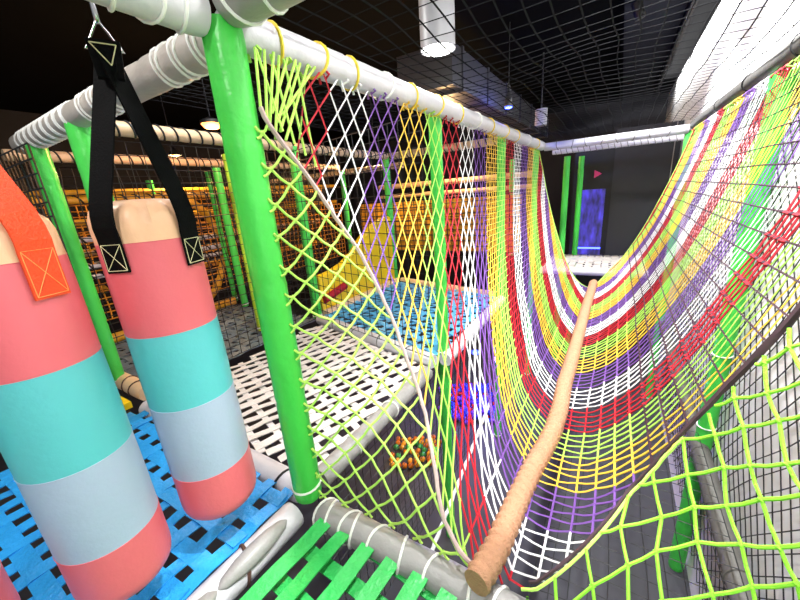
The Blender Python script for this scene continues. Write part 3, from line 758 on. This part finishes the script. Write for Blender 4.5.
# ------------------------------------------------------------------ far end
t = thing('dark_panel', 'tall charcoal panel closing the far end behind the net bridge', 'panel', (.35, 8.4, ZF))
mb = Rel(); mb.box((.36, 8.4, .35), 1.0, .06, 3.9); mb.part('board', M['door'], t, smooth=False)
mb = Rel(); mb.box((.77, 8.35, .35), .012, .03, 3.9); mb.part('edge_strip', M['grey_pvc'], t, smooth=False, label='thin grey edge strip')
t = thing('arcade_machine', 'glowing blue screen cabinet with a pink light beyond the far end', 'arcade machine', (-.45, 8.5, ZF))
mb = Rel(); mb.box((-.48, 8.65, .3), .72, .4, 3.8); mb.part('cabinet', M['lamp_black'], t, smooth=False)
mb = Rel(); mb.box((-.45, 8.44, .55), .42, .02, 1.35); mb.part('screen', M['glow_panel'], t, smooth=False, label='blue glowing screen')
mb = Rel(); mb.box((-.45, 8.42, .02), .42, .03, .03); mb.box((-.45, 8.42, -.2), .36, .03, .03); mb.part('light_bar', M['glow_blue'], t, smooth=False, label='blue light bars')
mb = Rel(); mb.lathe([(.0, 0), (.05, .01), (.09, .04), (.085, .06), (0, .05)], 3); mb.v = [V3(-.42 + v.x, 8.44 - v.z, 1.52 + v.y) for v in mb.v]; mb.part('round_light', M['glow_pink'], t, label='dim pink round light')
post(-.86, 7.35, ZF, 1.85, .055, 'left of two green posts beyond the far end beam', seed=90)
post(-.66, 7.75, ZF, 1.85, .05, 'right of two green posts beyond the far end beam, darker and laced with net', seed=91)

# ------------------------------------------------------------------ ceiling things and lights
def lamp_light(name, kind, loc, energy, color=(1, 1, 1), size=.3, rot=None, spot=None, parent=None, aim=None):
    l = bpy.data.lights.new(name, kind); l.energy = energy; l.color = color
    if kind == 'AREA': l.size = size
    else: l.shadow_soft_size = size
    if kind == 'SPOT': l.spot_size = spot or 1.6; l.spot_blend = .6
    o = bpy.data.objects.new(name, l); COL.objects.link(o); o.location = loc
    if aim is not None: o.rotation_euler = (Vector(aim) - Vector(loc)).to_track_quat('-Z', 'Y').to_euler()
    return o
def pendant(x, y, z, r, h, label, energy, color=(1, .98, .96), body='lamp_white', glow='glow_white', size=.25, top=None):
    t = thing('pendant_lamp', label, 'ceiling lamp', (x, y, z))
    mb = Rel(); mb.lathe([(r * .9, .02), (r, .0), (r, h * .5), (r, h), (r * .6, h + .015), (0, h + .016)], 28, (x, y, z)); mb.part('housing', M[body], t)
    mb = Rel(); mb.lathe([(0, -.004), (r * .86, -.004), (r * .88, .012)], 28, (x, y, z)); mb.part('diffuser', M[glow], t, label='lit diffuser')
    mb = Rel(); mb.tube([V3(x, y, z + h), V3(x, y, ZC)], .012, 8); mb.part('stem', M['lamp_black'], t)
    lamp_light('lamp_light', 'AREA', (x, y, z - .03), energy, color, r * 1.7).data.shape = 'DISK'
    return t
pendant(-1.19, 2.62, 2.36, .122, .36, 'white cylinder lamp hanging above the long white beam behind netting', 12)
pendant(-.1, 1.3, 3.0, .125, .36, 'added white cylinder fill lamp above the entrance of the net bridge', 34)  # this and the next three are unseen fill lamps, added for brightness
pendant(-.1, -1.2, 3.0, .125, .36, 'added white cylinder fill lamp above the green belt floor', 55)
pendant(-2.2, .0, 3.0, .125, .36, 'added white cylinder fill lamp above the blue belt floor', 34)
pendant(-2.3, 1.9, 3.0, .125, .36, 'added white cylinder fill lamp above the white belt floor', 38)
t = thing('added_linear_lamp', 'long black linear lamp added on the ceiling to brighten the white wall', 'ceiling lamp', (.3, 5.4, ZC - .1))  # unseen lamp, added to make the right wall whiter
mb = Rel(); mb.box((.53, 5.4, ZC - .11), .06, 10.8, .2); mb.part('housing', M['lamp_black'], t, smooth=False)
mb = Rel(); mb.box((.563, 5.4, ZC - .12), .006, 10.7, .09); mb.part('diffuser', M['glow_white'], t, smooth=False, label='lit diffuser')
o = lamp_light('lamp_light', 'AREA', (.575, 5.4, ZC - .12), 130, (1, 1, 1), .09, aim=(1.0, 3.6, 1.9))
o.data.shape = 'RECTANGLE'; o.data.size = 10.6; o.data.size_y = .09
o.rotation_euler = Matrix((( 0, -.9, .44), (1, 0, 0), (0, .44, .9))).to_euler()
zax = -(V3(1, 0, -.14).normalized()); yax = zax.cross(V3(0, 1, 0)).normalized()
o.rotation_euler = Matrix((V3(0, 1, 0), yax, zax)).transposed().to_euler()
# unseen spotlights, added to wash the white wall with light
for k, y in enumerate((.9, 2.4, 4.0, 5.6)):
    t = thing('added_spotlight', ['first', 'second', 'third', 'fourth'][k] + ' added spotlight from the front on the ceiling, brightening the white wall', 'spotlight', (.0, y, ZC - .2))
    mb = Rel(); d = (V3(XW, y + .3, .6) - V3(.0, y, ZC - .22)).normalized(); mb.tube([V3(0, y, ZC - .22) - d * .1, V3(0, y, ZC - .22) + d * .08], .055, 16); mb.part('housing', M['lamp_black'], t)
    mb = Rel(); mb.tube([V3(0, y, ZC - .12), V3(0, y, ZC - .2)], .012, 8); mb.part('stem', M['lamp_black'], t)
    lamp_light('wall_fill_spot', 'SPOT', tuple(V3(0, y, ZC - .22) + d * .12), 520, (1, 1, 1), .05, spot=1.9, aim=(XW, y + .3, -.1))
# small fixtures at the end of the ceiling
t = thing('blue_spotlight', 'small hanging spotlight with a blue glow near the far ceiling', 'spotlight', (-1.42, 5.4, 2.5))
mb = Rel(); mb.lathe([(.05, 0), (.055, .03), (.05, .12), (.025, .18), (.02, .26), (.0, .27)], 18, (-1.42, 5.4, 2.46)); mb.part('housing', M['duct'], t)
mb = Rel(); mb.lathe([(0, -.02), (.05, -.01), (.052, .005)], 18, (-1.42, 5.4, 2.455)); mb.part('lens', M['glow_blue'], t, label='blue glowing lens')
mb = Rel(); mb.tube([V3(-1.42, 5.4, 2.72), V3(-1.42, 5.4, ZC)], .006, 6); mb.part('stem', M['lamp_black'], t)
lamp_light('blue_light', 'POINT', (-1.42, 5.4, 2.38), 45, (.1, .15, 1), .05)
t = thing('cylinder_fixture', 'small white fixture near the far end of the ceiling', 'ceiling lamp', (-1.2, 6.8, 2.4))
mb = Rel(); mb.lathe([(.10, 0), (.1, .12), (.1, .26), (0, .27)], 20, (-1.26, 6.9, 2.36)); mb.part('housing', M['lamp_white'], t)
mb = Rel(); mb.tube([V3(-1.26, 6.9, 2.62), V3(-1.26, 6.9, ZC)], .012, 8); mb.part('stem', M['lamp_black'], t)
t = thing('ventilation_duct', 'grey ventilation duct above the long white beam', 'duct', (-2.1, 6, 2.6))
mb = Rel(); mb.box((-2.05, 7.2, 2.75), .7, 6.2, .42); mb.part('casing', M['duct'], t, smooth=False)
for q in range(7):
    mb = Rel(); mb.box((-2.05, 4.4 + q * .95, 2.75), .74, .04, .46); mb.part('flange', M['duct'], t, smooth=False)
# warm lamp in the left background
t = thing('warm_downlight', 'small glowing orange downlight in the dark ceiling at left', 'ceiling lamp', (-3.62, 2.36, 2.2))
mb = Rel(); mb.lathe([(.10, .03), (.10, .06), (.03, .09), (0, .09)], 20, (-3.62, 2.36, 2.2)); mb.part('housing', M['lamp_black'], t)
mb = Rel(); mb.lathe([(0, -.02), (.06, -.012), (.095, .03)], 20, (-3.62, 2.36, 2.2)); mb.part('diffuser', M['glow_warm'], t, label='glowing orange diffuser')
mb = Rel(); mb.tube([V3(-3.62, 2.36, 2.28), V3(-3.62, 2.36, ZC)], .006, 6); mb.part('stem', M['lamp_black'], t)
lamp_light('warm_light', 'POINT', (-3.62, 2.36, 2.10), 60, (1, .42, .15), .06)
for k, (p, e) in enumerate((((-4.0, 5.8, 2.2), 150), ((-6.4, 3.4, 2.3), 120), ((-3.2, 7.4, 2.3), 120))):
    t = thing('warm_pendant', ['warm lamp above the amber padded wall', 'warm lamp deep in the left background', 'warm lamp behind the amber padded wall'][k], 'ceiling lamp', p)
    mb = Rel(); mb.lathe([(.02, .12), (.08, .03), (.1, 0), (.02, .13), (0, .14)], 18, p); mb.part('shade', M['lamp_black'], t)
    mb = Rel(); mb.lathe([(0, -.03), (.035, -.01), (.04, .03), (0, .06)], 14, p); mb.part('bulb', M['glow_warm'], t, label='glowing bulb')
    mb = Rel(); mb.tube([Vector(p) + V3(0, 0, .13), V3(p[0], p[1], ZC)], .008, 6); mb.part('cord', M['lamp_black'], t)
    lamp_light('warm_light', 'POINT', (p[0], p[1], p[2] - .08), e, (1, .62, .28), .08)
# lamps in the ball pit
lamp_light('blue_pit_light', 'POINT', (-1.75, 4.9, -1.2), 90, (.3, .22, 1), .1)
lamp_light('warm_pit_light', 'POINT', (-2.1, 3.5, -1.2), 20, (1, .6, .25), .1)
for p, nm, gl in (((-1.75, 4.9, -1.15), 'blue lamp deep under the light blue platform above the blue balls', 'glow_blue'), ((-2.1, 3.5, -1.15), 'warm lamp under the light blue platform, nearer the front', 'glow_warm')):
    t = thing('underfloor_lamp', nm, 'lamp', p)
    mb = Rel(); mb.lathe([(0, .0), (.05, .01), (.06, .05), (0, .06)], 16, p); mb.part('diffuser', M[gl], t)
    mb = Rel(); mb.tube([Vector(p) + V3(0, 0, .05), V3(p[0], p[1], -.1)], .012, 6); mb.part('stem', M['lamp_black'], t)

# ------------------------------------------------------------------ world, view
w = bpy.data.worlds.new('world'); SC.world = w; w.use_nodes = True
w.node_tree.nodes['Background'].inputs['Color'].default_value = (.95, .97, 1, 1)
w.node_tree.nodes['Background'].inputs['Strength'].default_value = .37
SC.view_settings.view_transform = 'Standard'; SC.view_settings.look = 'None'
SC.view_settings.exposure = 0; SC.view_settings.gamma = 1; SC.view_settings.use_curve_mapping = False
